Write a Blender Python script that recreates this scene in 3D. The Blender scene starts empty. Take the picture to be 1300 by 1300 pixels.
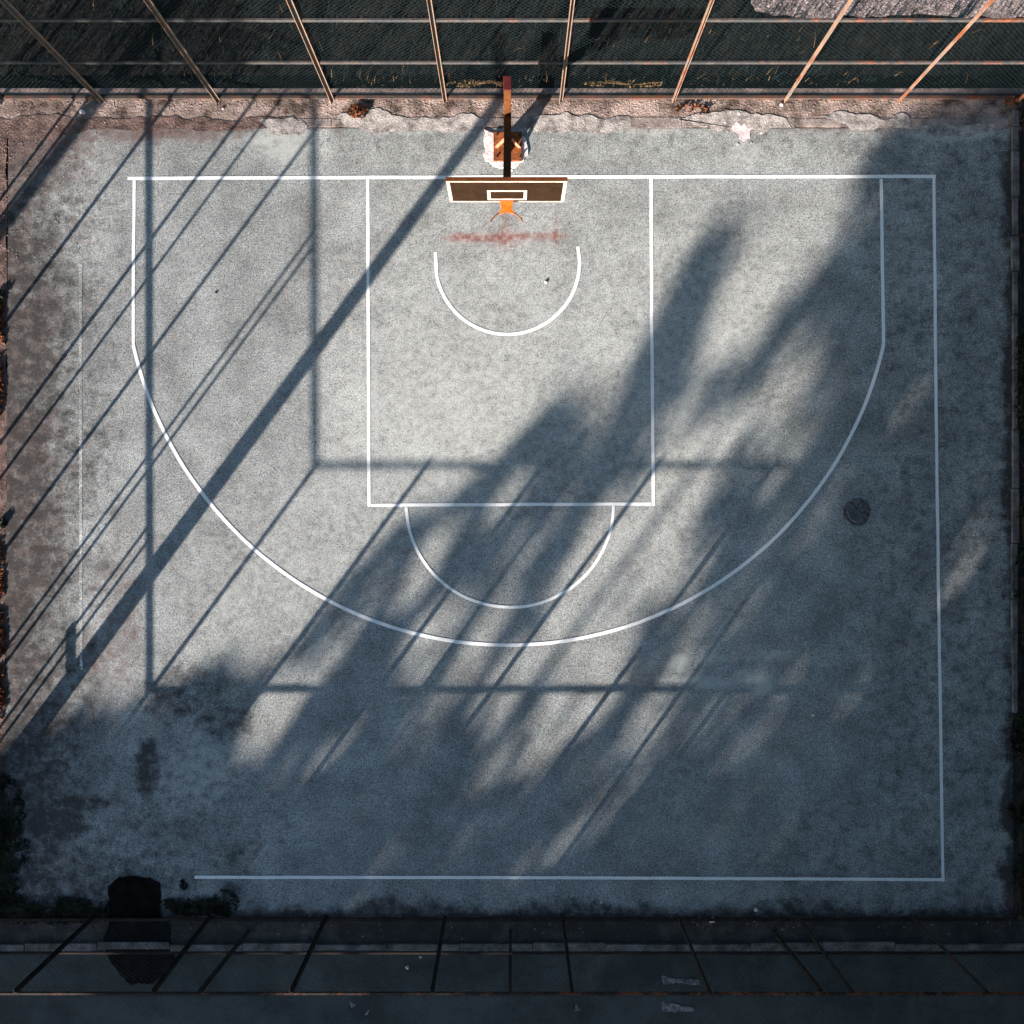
import bpy, bmesh, math, random
from mathutils import Vector, noise, Matrix
random.seed(11)
R = random.random
U = random.uniform
C = bpy.context.scene.collection
sc = bpy.context.scene

# ------------------------------------------------------------------ plan of the place
F, H, S = 1200.0, 16.2, 1200.0 / 16.2          # survey scale: 74 units of the plan to the metre, drone 16.2 m up
TH = math.atan(10 / 1200.0)
def P(px, py, z=0.0):                           # plan unit -> metres on the ground
    x, y = (px - 650) / F, (650 - py) / F
    c, s = math.cos(TH), math.sin(TH)
    dy, dz = y * c + s, y * s - c
    t = (0 - H) / dz
    return Vector((x * t, dy * t, z))
def smooth(a, b, x):
    t = max(0.0, min(1.0, (x - a) / (b - a))) if a != b else float(x > a)
    return t * t * (3 - 2 * t)
def N(x, y, z=0.0, s=1.0):
    return noise.noise(Vector((x * s, y * s, z)))
def FB(x, y, z=0.0, s=1.0, o=4):
    return noise.fractal(Vector((x * s, y * s, z)), 0.9, 2.0, o)

# ------------------------------------------------------------------ object helpers
def tag(o, label=None, cat=None, group=None, kind=None):
    if label: o['label'] = label
    if cat: o['category'] = cat
    if group: o['group'] = group
    if kind: o['kind'] = kind
    return o
def empty(name, loc=(0, 0, 0)):
    o = bpy.data.objects.new(name, None); C.objects.link(o)
    o.location = loc; o.empty_display_size = 0.2
    return o
class MB:
    def __init__(s): s.v = []; s.f = []
    def face(s, pts):
        n = len(s.v); s.v.extend([tuple(p) for p in pts]); s.f.append(tuple(range(n, n + len(pts))))
    def box(s, a, b):
        x0, y0, z0 = a; x1, y1, z1 = b; n = len(s.v)
        s.v += [(x0,y0,z0),(x1,y0,z0),(x1,y1,z0),(x0,y1,z0),(x0,y0,z1),(x1,y0,z1),(x1,y1,z1),(x0,y1,z1)]
        s.f += [tuple(n + i for i in q) for q in ((0,3,2,1),(4,5,6,7),(0,1,5,4),(1,2,6,5),(2,3,7,6),(3,0,4,7))]
    def beam(s, a, b, w, h, up=Vector((0, 0, 1)), cap=True):   # rectangular bar between two points
        a, b = Vector(a), Vector(b); d = (b - a).normalized()
        e = d.cross(up)
        if e.length < 1e-4: e = d.cross(Vector((0, 1, 0)))
        e.normalize(); g = e.cross(d).normalized()
        n = len(s.v)
        for p in (a, b):
            for i, j in ((-1,-1),(1,-1),(1,1),(-1,1)):
                s.v.append(tuple(p + e * (w * i / 2) + g * (h * j / 2)))
        s.f += [tuple(n + i for i in q) for q in ((0,1,5,4),(1,2,6,5),(2,3,7,6),(3,0,4,7))]
        if cap: s.f += [(n+3,n+2,n+1,n), (n+4,n+5,n+6,n+7)]
    def tube(s, pts, rs, k=10, cap=True):
        pts = [Vector(p) for p in pts]; n = len(s.v)
        for i, p in enumerate(pts):
            d = (pts[min(i+1, len(pts)-1)] - pts[max(i-1, 0)]).normalized()
            e = d.cross(Vector((0.13, 0.21, 1)) if abs(d.z) < .9 else Vector((1, 0.1, 0))).normalized(); g = d.cross(e)
            r = rs[i] if hasattr(rs, '__len__') else rs
            for j in range(k):
                t = 2 * math.pi * j / k
                s.v.append(tuple(p + e * (r * math.cos(t)) + g * (r * math.sin(t))))
        for i in range(len(pts) - 1):
            for j in range(k):
                a, b = n + i*k + j, n + i*k + (j+1) % k
                s.f.append((a, b, b + k, a + k))
        if cap:
            s.f.append(tuple(n + j for j in reversed(range(k)))); s.f.append(tuple(n + (len(pts)-1)*k + j for j in range(k)))
    def build(s, name, mat, parent=None, bevel=0, smoothed=False):
        me = bpy.data.meshes.new(name); me.from_pydata(s.v, [], s.f); me.update()
        if mat: me.materials.append(mat)
        if smoothed: me.polygons.foreach_set('use_smooth', [True] * len(me.polygons))
        o = bpy.data.objects.new(name, me); C.objects.link(o)
        if parent:
            o.parent = parent; o.matrix_parent_inverse = Matrix.Translation(-Vector(parent.location))
        if bevel:
            m = o.modifiers.new('bevel', 'BEVEL'); m.width = bevel; m.segments = 2; m.limit_method = 'ANGLE'
        return o
def struct(name, mb, mat, parent=None, **k):
    o = mb.build(name, mat, parent, **k)
    if not parent: o['kind'] = 'structure'
    return o

# ------------------------------------------------------------------ materials
def lin(c):
    return tuple(c) + (1,)
class NT:
    def __init__(s, name, rough=0.85, spec=0.25):
        s.m = bpy.data.materials.new(name); s.m.use_nodes = True; s.t = s.m.node_tree
        s.b = s.t.nodes['Principled BSDF']
        s.b.inputs['Roughness'].default_value = rough
        s.b.inputs['Specular IOR Level'].default_value = spec
        s.geo = s.t.nodes.new('ShaderNodeNewGeometry')
    def l(s, a, b): s.t.links.new(a, b)
    def put(s, sock, v):
        if isinstance(v, bpy.types.NodeSocket): s.l(v, sock)
        elif isinstance(v, (tuple, list)): sock.default_value = lin(v) if len(v) == 3 and sock.type == 'RGBA' else v
        else: sock.default_value = v
    def noise(s, scale, detail=3, rough=0.55, vec=None, dist=0):
        n = s.t.nodes.new('ShaderNodeTexNoise'); n.inputs['Scale'].default_value = scale
        n.inputs['Detail'].default_value = detail; n.inputs['Roughness'].default_value = rough; n.inputs['Distortion'].default_value = dist
        s.l(vec or s.geo.outputs['Position'], n.inputs['Vector']); return n.outputs['Fac']
    def vor(s, scale, feature='F1'):
        n = s.t.nodes.new('ShaderNodeTexVoronoi'); n.inputs['Scale'].default_value = scale; n.feature = feature
        s.l(s.geo.outputs['Position'], n.inputs['Vector']); return n.outputs['Distance']
    def math(s, op, a, b=0.0, clamp=False):
        n = s.t.nodes.new('ShaderNodeMath'); n.operation = op; n.use_clamp = clamp
        s.put(n.inputs[0], a); s.put(n.inputs[1], b); return n.outputs[0]
    def map(s, v, a, b, c=0.0, d=1.0):
        n = s.t.nodes.new('ShaderNodeMapRange'); n.clamp = True
        for i, q in enumerate((v, a, b, c, d)): s.put(n.inputs[i], q)
        return n.outputs[0]
    def mix(s, f, a, b, mode='MIX'):
        n = s.t.nodes.new('ShaderNodeMix'); n.data_type = 'RGBA'; n.blend_type = mode
        s.put(n.inputs['Factor'], f); s.put(n.inputs['A'], a); s.put(n.inputs['B'], b); return n.outputs['Result']
    def mul(s, col, f):
        n = s.t.nodes.new('ShaderNodeVectorMath'); n.operation = 'SCALE'
        s.put(n.inputs[0], col); s.put(n.inputs['Scale'], f); return n.outputs[0]
    def attr(s, name):
        n = s.t.nodes.new('ShaderNodeAttribute'); n.attribute_name = name
        sp = s.t.nodes.new('ShaderNodeSeparateColor'); s.l(n.outputs['Color'], sp.inputs[0])
        return sp.outputs[0], sp.outputs[1], sp.outputs[2], n.outputs['Alpha']
    def bump(s, h, strength=0.4, dist=0.01):
        n = s.t.nodes.new('ShaderNodeBump'); n.inputs['Strength'].default_value = strength; n.inputs['Distance'].default_value = dist
        s.l(h, n.inputs['Height']); s.l(n.outputs[0], s.b.inputs['Normal'])
    def out(s, col): s.put(s.b.inputs['Base Color'], col); return s.m

def asphalt_nodes(n, base=(0.213, 0.259, 0.247)):
    g1 = n.noise(44, 4, .8, dist=.6); g2 = n.noise(12, 4, .7, dist=.5); g3 = n.noise(1.6, 5, .6); g4 = n.noise(0.33, 3, .5)
    col = n.mul(base, n.map(g1, .36, .64, .20, 1.80))
    col = n.mul(col, n.map(g2, .3, .7, .84, 1.16))
    col = n.mul(col, n.map(g3, .34, .66, .76, 1.22))
    col = n.mul(col, n.map(g4, .3, .7, .82, 1.16))
    red = n.noise(6, 4, .7)
    col = n.mix(n.math('MULTIPLY', n.map(red, .56, .74), n.map(g2, .5, .62, 0, .45)), col, (.33, .20, .16))
    vd = n.vor(7)                                        # stray dark grains
    col = n.mix(n.map(vd, .02, .045, .75, 0), col, (.05, .05, .05))
    return col, g1, g2
def mat_court():
    n = NT('worn_asphalt', .9, .2)
    col, g1, g2 = asphalt_nodes(n)
    soil, rust, pale, dark = n.attr('wear_tone')
    e1 = n.noise(5, 6, .7); e2 = n.noise(22, 3, .7)
    f = n.math('ADD', n.math('ADD', soil, n.map(e1, .25, .75, -.4, .4)), n.map(e2, .25, .75, -.3, .3))
    soilcol = n.mix(n.map(e2, .4, .65), (.065, .053, .046), (.18, .138, .12))
    col = n.mix(n.math('MULTIPLY', n.map(f, .25, .85), n.map(soil, 0, .15)), col, soilcol)
    f = n.math('ADD', rust, n.map(n.noise(22, 5, .8), .28, .72, -.5, .5))
    col = n.mix(n.math('MULTIPLY', n.map(f, .1, .8, 0, .85), n.map(rust, 0, .15)), col, (.165, .040, .024))
    f = n.math('ADD', pale, n.map(n.noise(7, 6, .75), .28, .72, -.5, .5))
    col = n.mix(n.math('MULTIPLY', n.map(f, .2, .9, 0, .85), n.map(pale, 0, .2)), col, n.mul((.37, .44, .405), n.map(g1, .3, .7, .75, 1.2)))
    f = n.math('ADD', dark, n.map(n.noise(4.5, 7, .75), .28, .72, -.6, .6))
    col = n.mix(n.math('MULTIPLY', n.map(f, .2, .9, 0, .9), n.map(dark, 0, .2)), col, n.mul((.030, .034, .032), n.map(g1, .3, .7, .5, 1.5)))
    n.bump(n.math('ADD', g1, n.math('MULTIPLY', g2, .6)), .35, .006)
    return n.out(col)
def mat_line(wear_tone, name):
    n = NT(name, .8, .25)
    col, g1, g2 = asphalt_nodes(n)
    w = n.math('ADD', n.map(n.noise(30, 4, .75), .25, .75, 0, .6), n.map(n.noise(2.2, 4, .6), .25, .75, 0, .5))
    k = n.map(w, wear_tone, wear_tone + .22, 1, 0)
    wht = n.mul((.74, .86, .83), n.map(g1, .3, .7, .78, 1.04))
    n.bump(g1, .25, .004)
    return n.out(n.mix(k, col, wht))
def mat_simple(name, c1, c2, scale=8, rough=.85, spec=.2, fine=40, bump=.3, bd=.01, lo=.4, hi=.62):
    n = NT(name, rough, spec)
    a = n.noise(scale, 5, .65); b = n.noise(fine, 3, .7)
    col = n.mul(n.mix(n.map(a, lo, hi), c1, c2), n.map(b, .28, .72, .65, 1.35))
    n.bump(n.math('ADD', a, b), bump, bd)
    return n.out(col)
def mat_steel(name, base, tan, shift, rust=(.15, .056, .022)):
    n = NT(name, .75, .12)
    sp = n.t.nodes.new('ShaderNodeSeparateXYZ'); n.l(n.geo.outputs['Position'], sp.inputs[0])
    a = n.noise(2.6, 6, .75); b = n.noise(24, 3, .7)
    col = n.mix(n.map(n.noise(5, 3, .6), .42, .6), base, tan)
    f = n.math('ADD', a, n.math('MULTIPLY', sp.outputs[0], .012))
    f = n.math('ADD', f, n.map(b, .3, .7, -.07, .07))
    col = n.mix(n.map(f, .52 - shift, .66 - shift), col, rust)
    col = n.mul(col, n.map(b, .3, .7, .75, 1.25))
    n.bump(b, .25, .003)
    return n.out(col)
def mat_leaf(name, c1, c2, scale=3):
    n = NT(name, .95, .03)
    a = n.noise(scale, 3, .6)
    col = n.mix(n.map(a, .38, .62), c1, c2)
    n.b.inputs['Transmission Weight'].default_value = 0
    return n.out(col)

M = {}
M['court'] = mat_court()
M['line'] = mat_line(.75, 'white_line_paint')
M['old_line'] = mat_line(.27, 'faded_line_paint')
M['road_line'] = mat_simple('worn_road_paint', (.05, .06, .06), (.30, .31, .31), 14, fine=50, lo=.36, hi=.66)
M['ground'] = mat_simple('dark_soil', (.005, .008, .008), (.012, .014, .012), 3, bump=.6, bd=.03)
M['dirt'] = mat_simple('reddish_dirt', (.055, .045, .036), (.31, .272, .232), 2.6, bump=.9, bd=.03, fine=28, lo=.36, hi=.6)
M['dirt_dark'] = mat_simple('dark_reddish_dirt', (.055, .042, .036), (.17, .13, .11), 5, bump=.9, bd=.03, fine=28, lo=.38, hi=.64)
M['verge'] = mat_simple('damp_verge_soil', (.030, .032, .030), (.085, .085, .078), 2.2, bump=.7, bd=.03, lo=.45, hi=.7)
M['concrete'] = mat_simple('weathered_concrete', (.26, .235, .215), (.44, .41, .385), 4, bump=.5, bd=.01)
M['worn'] = mat_simple('worn_pale_concrete', (.12, .125, .115), (.37, .385, .35), 5, bump=.7, bd=.015, lo=.36, hi=.60)
M['plinth'] = mat_simple('stained_plinth_concrete', (.07, .072, .068), (.30, .25, .22), 1.6, bump=.6, bd=.015, lo=.42, hi=.68)
M['kerb'] = mat_simple('stained_kerb_concrete', (.085, .083, .074), (.30, .29, .26), 2.6, bump=.9, bd=.02, lo=.34, hi=.62)
M['concrete_dark'] = mat_simple('mossy_concrete', (.055, .06, .055), (.17, .17, .16), 3, bump=.5, bd=.01)
M['road'] = mat_simple('old_road_asphalt', (.032, .045, .041), (.058, .075, .070), 1.0, fine=45)
M['gravel'] = mat_simple('pale_gravel', (.17, .16, .15), (.42, .385, .36), 9, fine=26, bump=1.0, bd=.04)
M['tar'] = mat_simple('black_tar', (.003, .0035, .0035), (.009, .009, .009), 5, spec=.03, rough=.95, bump=.8, bd=.03)
M['plaster'] = mat_simple('white_plaster', (.50, .46, .43), (.72, .69, .66), 7, bump=.8, bd=.02)
M['splash'] = mat_simple('white_splash', (.40, .39, .38), (.62, .61, .60), 7, bump=.4, bd=.01)
M['post'] = mat_steel('painted_steel', (.15, .135, .11), (.215, .15, .095), .0)
M['rail'] = mat_steel('grey_rail_steel', (.036, .045, .047), (.06, .06, .052), -.06)
M['base_rail'] = mat_steel('rusty_base_rail', (.045, .045, .04), (.08, .052, .038), -.03, (.10, .042, .022))
M['dark_post'] = mat_steel('dark_steel', (.012, .013, .012), (.024, .02, .016), -.12, (.07, .03, .014))
M['top_rail'] = mat_steel('orange_rail', (.014, .014, .013), (.03, .024, .018), .02, (.15, .06, .025))
M['wire'] = mat_simple('green_coated_wire', (.008, .018, .019), (.013, .026, .027), 4, rough=.7, spec=.15, bump=.05)
M['hoop'] = mat_simple('brown_painted_steel', (.062, .024, .007), (.10, .040, .012), 4, spec=.1, rough=.7, bump=.2, bd=.003)
M['cap'] = mat_simple('dark_red_paint', (.05, .010, .010), (.075, .016, .014), 6, rough=.5, bump=.1, bd=.002)
M['plate'] = mat_simple('rusty_plate', (.10, .035, .014), (.24, .085, .025), 7, rough=.8, bump=.6, bd=.01)
M['gusset'] = mat_simple('orange_rust', (.36, .12, .05), (.48, .20, .11), 9, rough=.7, bump=.3, bd=.004)
M['board'] = mat_simple('dark_brown_board', (.012, .0075, .003), (.019, .011, .005), 5, spec=.06, rough=.8, bump=.2, bd=.003)
M['frame'] = mat_simple('cream_paint', (.40, .34, .25), (.58, .52, .42), 9, rough=.6, bump=.2, bd=.002)
M['orange'] = mat_simple('orange_paint', (.62, .13, .012), (.72, .18, .02), 9, rough=.5, bump=.1, bd=.002)
M['iron'] = mat_simple('cast_iron', (.075, .09, .088), (.125, .14, .135), 9, rough=.8, bump=.6, bd=.006)
M['ring'] = mat_simple('grimy_ring', (.045, .05, .048), (.13, .14, .135), 14, bump=.6)
M['grass'] = mat_leaf('dark_grass', (.003, .008, .009), (.008, .017, .018), 2.5)
M['drygrass'] = mat_leaf('dry_grass', (.05, .042, .022), (.13, .09, .04), 4)
M['weed'] = mat_leaf('dry_weed', (.03, .022, .014), (.20, .075, .03), 9)
M['dweed'] = mat_leaf('dark_weed', (.012, .016, .010), (.035, .04, .024), 7)
M['leaf'] = mat_leaf('tree_leaves', (.045, .075, .025), (.085, .11, .04), .8)
M['bark'] = mat_simple('bark', (.06, .045, .035), (.13, .10, .08), 6, bump=1, bd=.03)
M['wood'] = mat_simple('weathered_pole_wood', (.12, .10, .08), (.18, .15, .125), 5, bump=.5, bd=.01)
M['stone'] = mat_simple('pale_stone', (.38, .37, .36), (.6, .58, .56), 12, bump=.4, bd=.004)

# ------------------------------------------------------------------ ground
g = MB(); g.face([(-400, -400, -.06), (400, -400, -.06), (400, 400, -.06), (-400, 400, -.06)])
struct('ground', g, M['ground'])

def sheet(name, mat, poly, z, jit=0.03, step=0.15, seed=0, parent=None, kind='structure', bumpz=0.0):
    """flat patch with a ragged outline (poly in plan units)"""
    pts = []
    q = [P(*p) for p in poly]
    for i in range(len(q)):
        a, b = q[i], q[(i + 1) % len(q)]; n = max(1, int((b - a).length / step))
        d = (b - a).normalized(); nr = Vector((-d.y, d.x, 0))
        for k in range(n):
            p = a.lerp(b, k / n)
            p = p + nr * jit * (FB(p.x, p.y, seed, 2.0, 5) * 1.6)
            pts.append(p)
    bm = bmesh.new()
    vs = [bm.verts.new((p.x, p.y, z)) for p in pts]
    bm.faces.new(vs); bmesh.ops.triangulate(bm, faces=bm.faces[:])
    me = bpy.data.meshes.new(name); bm.to_mesh(me); bm.free()
    if me.polygons and me.polygons[0].normal.z < 0: me.flip_normals()
    me.materials.append(mat)
    o = bpy.data.objects.new(name, me); C.objects.link(o)
    if parent: o.parent = parent
    elif kind: o['kind'] = kind
    return o

# court slab: fine grid that carries the wear (soil, rust, pale scuffs, damp moss, painted light and shade)
def ell(x, y, cx, cy, rx, ry, soft=.5):
    d = math.hypot((x - cx) / rx, (y - cy) / ry)
    return 1 - smooth(1 - soft, 1 + soft, d)
RUST = [(580, 707, 300)]
def wear_tone(x, y):
    w = FB(x, y, 3.1, 1 / 90., 4)
    w2 = FB(x, y, 8.2, 1 / 35., 3)
    soil = (1 - smooth(10, 150 + 60 * w, x)) * .62 + w2 * .18 * (1 - smooth(60, 220, x))  # real dirt, strengthened to stand in for light falloff at the left
    soil *= .55 + .45 * (1 - smooth(820, 960, y))
    soil = max(soil, (1 - smooth(160, 390, y + x * .8)) * 1.0)
    soil = max(soil, .8 * ell(x, y, 200, 150, 150, 30), .4 * ell(x, y, 140, 790, 45, 130) + w * .2 * ell(x, y, 140, 790, 60, 150), .3 * ell(x, y, 75, 260, 70, 80))
    soil = max(soil, .7 * smooth(1140, 1163, y + 8 * w), .8 * (1 - smooth(152, 172 + 12 * w2, y)))
    rust = 0.0
    if 560 < x < 730 and 255 < y < 345:
        rust = .62 * ell(x, y, 600, 301, 36, 4.5, .9) + .5 * ell(x, y, 684, 299, 34, 4, .9) + .3 * ell(x, y, 646, 303, 18, 12, .9) + .3 * ell(x, y, 641, 280, 4, 26, .9) + .25 * ell(x, y, 706, 288, 3.5, 24, .9) + .16 * ell(x, y, 645, 300, 80, 20, .9)
        rust += .2 * ell(x, y, 583, 300, 9, 6) + .2 * ell(x, y, 703, 300, 6, 5)
    pale = .40 * ell(x, y, 640, 470, 260, 260, .9) + .2 * ell(x, y, 560, 560, 120, 110, .9) + .40 * ell(x, y, 330, 740, 130, 110, .9) + .4 * ell(x, y, 920, 400, 90, 140, .9) + .25 * ell(x, y, 840, 620, 90, 130, .9)  # worn key, with its brighter centre and sun pools painted in
    pale = max(pale, .75 * ell(x, y, 350, 178, 45, 22, .6) + .3 * ell(x, y, 365, 190, 30, 40, .7), .8 * ell(x, y, 1215, 168, 55, 10, .5))
    pale = max(pale, .55 * ell(x, y, 250, 985, 55, 45, .5))
    for cx, cy, rx, ry, q in ((862, 842, 14, 12, .9), (880, 862, 40, 6, .55), (905, 868, 25, 7, .6), (945, 860, 14, 12, .65), (968, 868, 14, 14, .8), (985, 832, 24, 8, .5), (910, 836, 60, 5, .35), (835, 995, 50, 50, .2)):
        pale = max(pale, min(1, 1.35 * q) * ell(x, y, cx, cy, rx, ry, .6))
    pale = max(pale, .8 * ell(x, y, 641, 170, 34, 14, .5) * .6, .5 * ell(x, y, 945, 195, 30, 20, .7))
    pale = max(pale, .55 * (1 - smooth(160, 178 + 10 * w2, y)) * smooth(420, 520, x) * (1 - smooth(820, 960, x)))
    dark = 0.0
    dark = max(dark, .8 * ell(x, y, 20, 1080, 60, 110, .6), .62 * ell(x, y, 110, 1120, 150, 50, .6), .7 * ell(x, y, 240, 880, 70, 40, .6) * .8)  # moss stains; the upper blotches here and below also paint foliage shadow
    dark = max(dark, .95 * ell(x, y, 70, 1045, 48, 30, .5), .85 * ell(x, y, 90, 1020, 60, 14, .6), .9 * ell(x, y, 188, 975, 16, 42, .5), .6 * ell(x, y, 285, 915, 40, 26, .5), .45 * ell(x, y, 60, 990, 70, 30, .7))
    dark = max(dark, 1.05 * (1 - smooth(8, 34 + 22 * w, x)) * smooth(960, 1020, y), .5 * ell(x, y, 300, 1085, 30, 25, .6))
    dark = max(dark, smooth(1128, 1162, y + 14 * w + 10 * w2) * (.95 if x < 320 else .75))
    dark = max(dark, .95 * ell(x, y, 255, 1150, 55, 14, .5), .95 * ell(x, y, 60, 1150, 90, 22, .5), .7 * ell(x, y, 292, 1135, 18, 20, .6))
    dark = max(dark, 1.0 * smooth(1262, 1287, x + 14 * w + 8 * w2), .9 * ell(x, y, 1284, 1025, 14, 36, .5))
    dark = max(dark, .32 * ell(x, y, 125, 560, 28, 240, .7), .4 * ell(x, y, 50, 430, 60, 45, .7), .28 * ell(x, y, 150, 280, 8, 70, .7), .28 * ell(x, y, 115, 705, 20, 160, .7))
    dark = max(dark, (.8 - .35 * (1 - smooth(200, 330, y))) * (1 - smooth(30, 180 + 50 * w, x)) , .34 * ell(x, y, 150, 1060, 220, 120, .8))  # left strip and lower left: grime tone that also paints light falloff
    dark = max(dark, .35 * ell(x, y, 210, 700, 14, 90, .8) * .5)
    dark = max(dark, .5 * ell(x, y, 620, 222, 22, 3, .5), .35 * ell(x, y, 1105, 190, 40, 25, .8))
    dark = max(dark, .22 * (1 - smooth(165, 260, y)) * smooth(160, 300, x), .30 * smooth(980, 1180, x), .28 * smooth(880, 1130, y) * smooth(780, 1050, x))  # painted light falloff towards the back, right and lower right
    return soil, rust, pale, dark
def court():
    x0, y1 = P(6, 1163).x, P(6, 163).y
    x1, y0 = P(1287, 1163).x, P(6, 1163).y
    st = .055; nx = int((x1 - x0) / st); ny = int((y1 - y0) / st)
    v, f, cols = [], [], []
    for j in range(ny + 1):
        for i in range(nx + 1):
            x = x0 + (x1 - x0) * i / nx; y = y0 + (y1 - y0) * j / ny
            v.append((x, y, .006 * FB(x, y, 2, .5, 3)*0))
            px, py = 650 + x * S, 660 - y * S
            cols += list(wear_tone(px, py))
    for j in range(ny):
        for i in range(nx):
            a = j * (nx + 1) + i
            f.append((a, a + 1, a + nx + 2, a + nx + 1))
    me = bpy.data.meshes.new('court'); me.from_pydata(v, [], f)
    at = me.color_attributes.new('wear_tone', 'FLOAT_COLOR', 'POINT')
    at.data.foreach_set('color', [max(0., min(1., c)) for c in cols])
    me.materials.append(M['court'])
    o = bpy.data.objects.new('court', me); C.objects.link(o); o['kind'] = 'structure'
    return o
COURT = court()

# slab sides
# verge strips round it
sheet('back_verge', M['dirt'], [(-160, 124), (1310, 124), (1310, 167), (-160, 167)], -.004, .02, seed=1)
sheet('left_verge', M['dirt_dark'], [(-160, 150), (9, 150), (9, 960), (-160, 960)], -.006, .03, seed=2)
sheet('left_verge', M['verge'], [(-160, 955), (12, 955), (10, 1170), (-160, 1170)], -.010, .03, seed=3)
sheet('right_verge', M['verge'], [(1284, 120), (1480, 120), (1480, 1170), (1284, 1170)], -.008, .03, seed=4)
sheet('front_verge', M['verge'], [(-300, 1160), (1600, 1160), (1600, 1206), (-300, 1206)], -.012, .02, seed=5)
rd = MB()
a, b = P(-6000, 1204, -.03), P(7000, 1390, -.03)
rd.face([(a.x, b.y, -.03), (b.x, b.y, -.03), (b.x, a.y, -.03), (a.x, a.y, -.03)]); struct('road', rd, M['road'])
sheet('gravel_path', M['gravel'], [(945, -30), (960, 12), (1010, 20), (1120, 19), (1330, 24), (1900, 20), (1900, -420), (900, -420)], -.03, .06, seed=6)

# ------------------------------------------------------------------ painted markings (flat paint on the court)
def ribbon(name, pts, w, mat, z=.004, close=False, seed=0):
    """painted band following pts (plan units), width w metres, edges slightly uneven"""
    q = [P(*p) for p in pts]; fine = []
    for i in range(len(q) - 1):
        n = max(1, int((q[i + 1] - q[i]).length / .07))
        for k in range(n): fine.append(q[i].lerp(q[i + 1], k / n))
    fine.append(q[-1])
    v, f = [], []
    for i, p in enumerate(fine):
        d = (fine[min(i + 1, len(fine) - 1)] - fine[max(i - 1, 0)]).normalized(); nr = Vector((-d.y, d.x, 0))
        wob = .004 * N(p.x, p.y, seed, 1.3)
        w_ = w * .9; l = w_ / 2 + .004 * N(p.x, p.y, seed + 5, 9); r = w_ / 2 + .004 * N(p.x, p.y, seed + 9, 9)
        for sgn, hw in ((1, l), (-1, r)):
            s_ = p + nr * (sgn * hw + wob); v.append((s_.x, s_.y, z))
    for i in range(len(fine) - 1): f.append((2*i + 1, 2*i + 3, 2*i + 2, 2*i))
    mb = MB(); mb.v, mb.f = v, f
    return mb.build(name, mat, COURT)
def arc(cx, cy, r, a0, a1, n=90, ry=None):
    ry = ry or r
    return [(cx + r * math.cos(math.radians(a0 + (a1 - a0) * i / n)), cy + ry * math.sin(math.radians(a0 + (a1 - a0) * i / n))) for i in range(n + 1)]
LW = .066
ribbon('baseline', [(162, 226.5), (400, 225.5), (830, 224.5), (1188, 224)], LW, M['line'])
a0 = math.degrees(math.atan2(438 - 331, 169.5 - 645.3)); a1 = math.degrees(math.atan2(437 - 331, 1121 - 645.3))
ribbon('three_point_line', [(170.5, 229), (169.5, 330), (169.3, 437)], .058, M['line'])
ribbon('three_point_line', arc(645.3, 331, 488, 180 - 12.6, 12.5, 140), LW, M['line'], z=.0055)
ribbon('three_point_line', [(1118.5, 227), (1120, 330), (1121.6, 437)], .062, M['line'])
ribbon('sideline', [(1185.5, 222), (1188, 500), (1192, 800), (1197, 1119)], .058, M['line'], z=.005)
ribbon('halfway_line', [(247, 1113.5), (700, 1114), (1199, 1116.5)], .060, M['line'], z=.0065)
ribbon('key_line', [(466.8, 228), (467.5, 430), (468.5, 643)], .060, M['line'])
ribbon('key_line', [(826.5, 227), (827.5, 430), (829.5, 642)], .062, M['line'])
ribbon('key_line', [(471, 641.5), (650, 640.5), (826.5, 639.8)], .060, M['line'])
ribbon('free_throw_semicircle', [(515.5, 644)] + arc(647.5, 641, 131.5, 172, 8, 60, 130) + [(779, 642)], .056, M['line'], z=.0055)
ribbon('restricted_area_arc', [(552.5, 320), (553.5, 335)] + arc(644.2, 333, 91.5, 170, 2, 60) + [(736, 333), (733.5, 313)], .062, M['line'])
ribbon('old_line', [(102, 335), (102.5, 600), (103, 850)], .055, M['old_line'], z=.003)

# faded dashes on the road
for pts in ([(841, 1240), (888, 1246), (887, 1250), (842, 1252)], [(841, 1273), (860, 1277), (884, 1281), (882, 1286), (841, 1284)],
            [(726, 1285), (731, 1273), (739, 1284), (733, 1287)], [(442, 1272), (452, 1276), (446, 1280)], [(462, 1290), (468, 1283), (466, 1290)]):
    sheet('road_marking', M['road_line'], pts, -.024, .03, .02, seed=len(pts), parent=None)

# splashes and patches
sheet('white_splash', M['splash'], [(930, 163), (934, 157), (941, 161), (946, 156), (951, 160), (958, 161), (953, 168), (952, 176), (944, 180), (937, 178), (939, 171), (929, 168)], .0075, .05, .02, seed=3)
for q in range(7):
    a, r = q * .9 + U(0, .4), U(19, 27); cx, cy, e = 943 + r * math.cos(a), 166 + .8 * r * math.sin(a), U(.8, 2.4)
    sheet('white_splash', M['splash'], [(cx + e * math.cos(k), cy + e * math.sin(k)) for k in (0, 1.2, 2.5, 3.7, 5)], .008 + .0005 * q, .01, .02, seed=q)
tp = MB()
outl = [(150, 1114), (165, 1112), (190, 1114), (203, 1120), (206, 1132), (203, 1150), (204, 1166), (215, 1172), (217, 1190), (219, 1207), (222, 1219), (214, 1236), (196, 1248), (168, 1250), (152, 1240), (142, 1222), (135, 1210), (133, 1193), (136, 1175), (141, 1164), (139, 1140), (137, 1124)]
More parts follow.
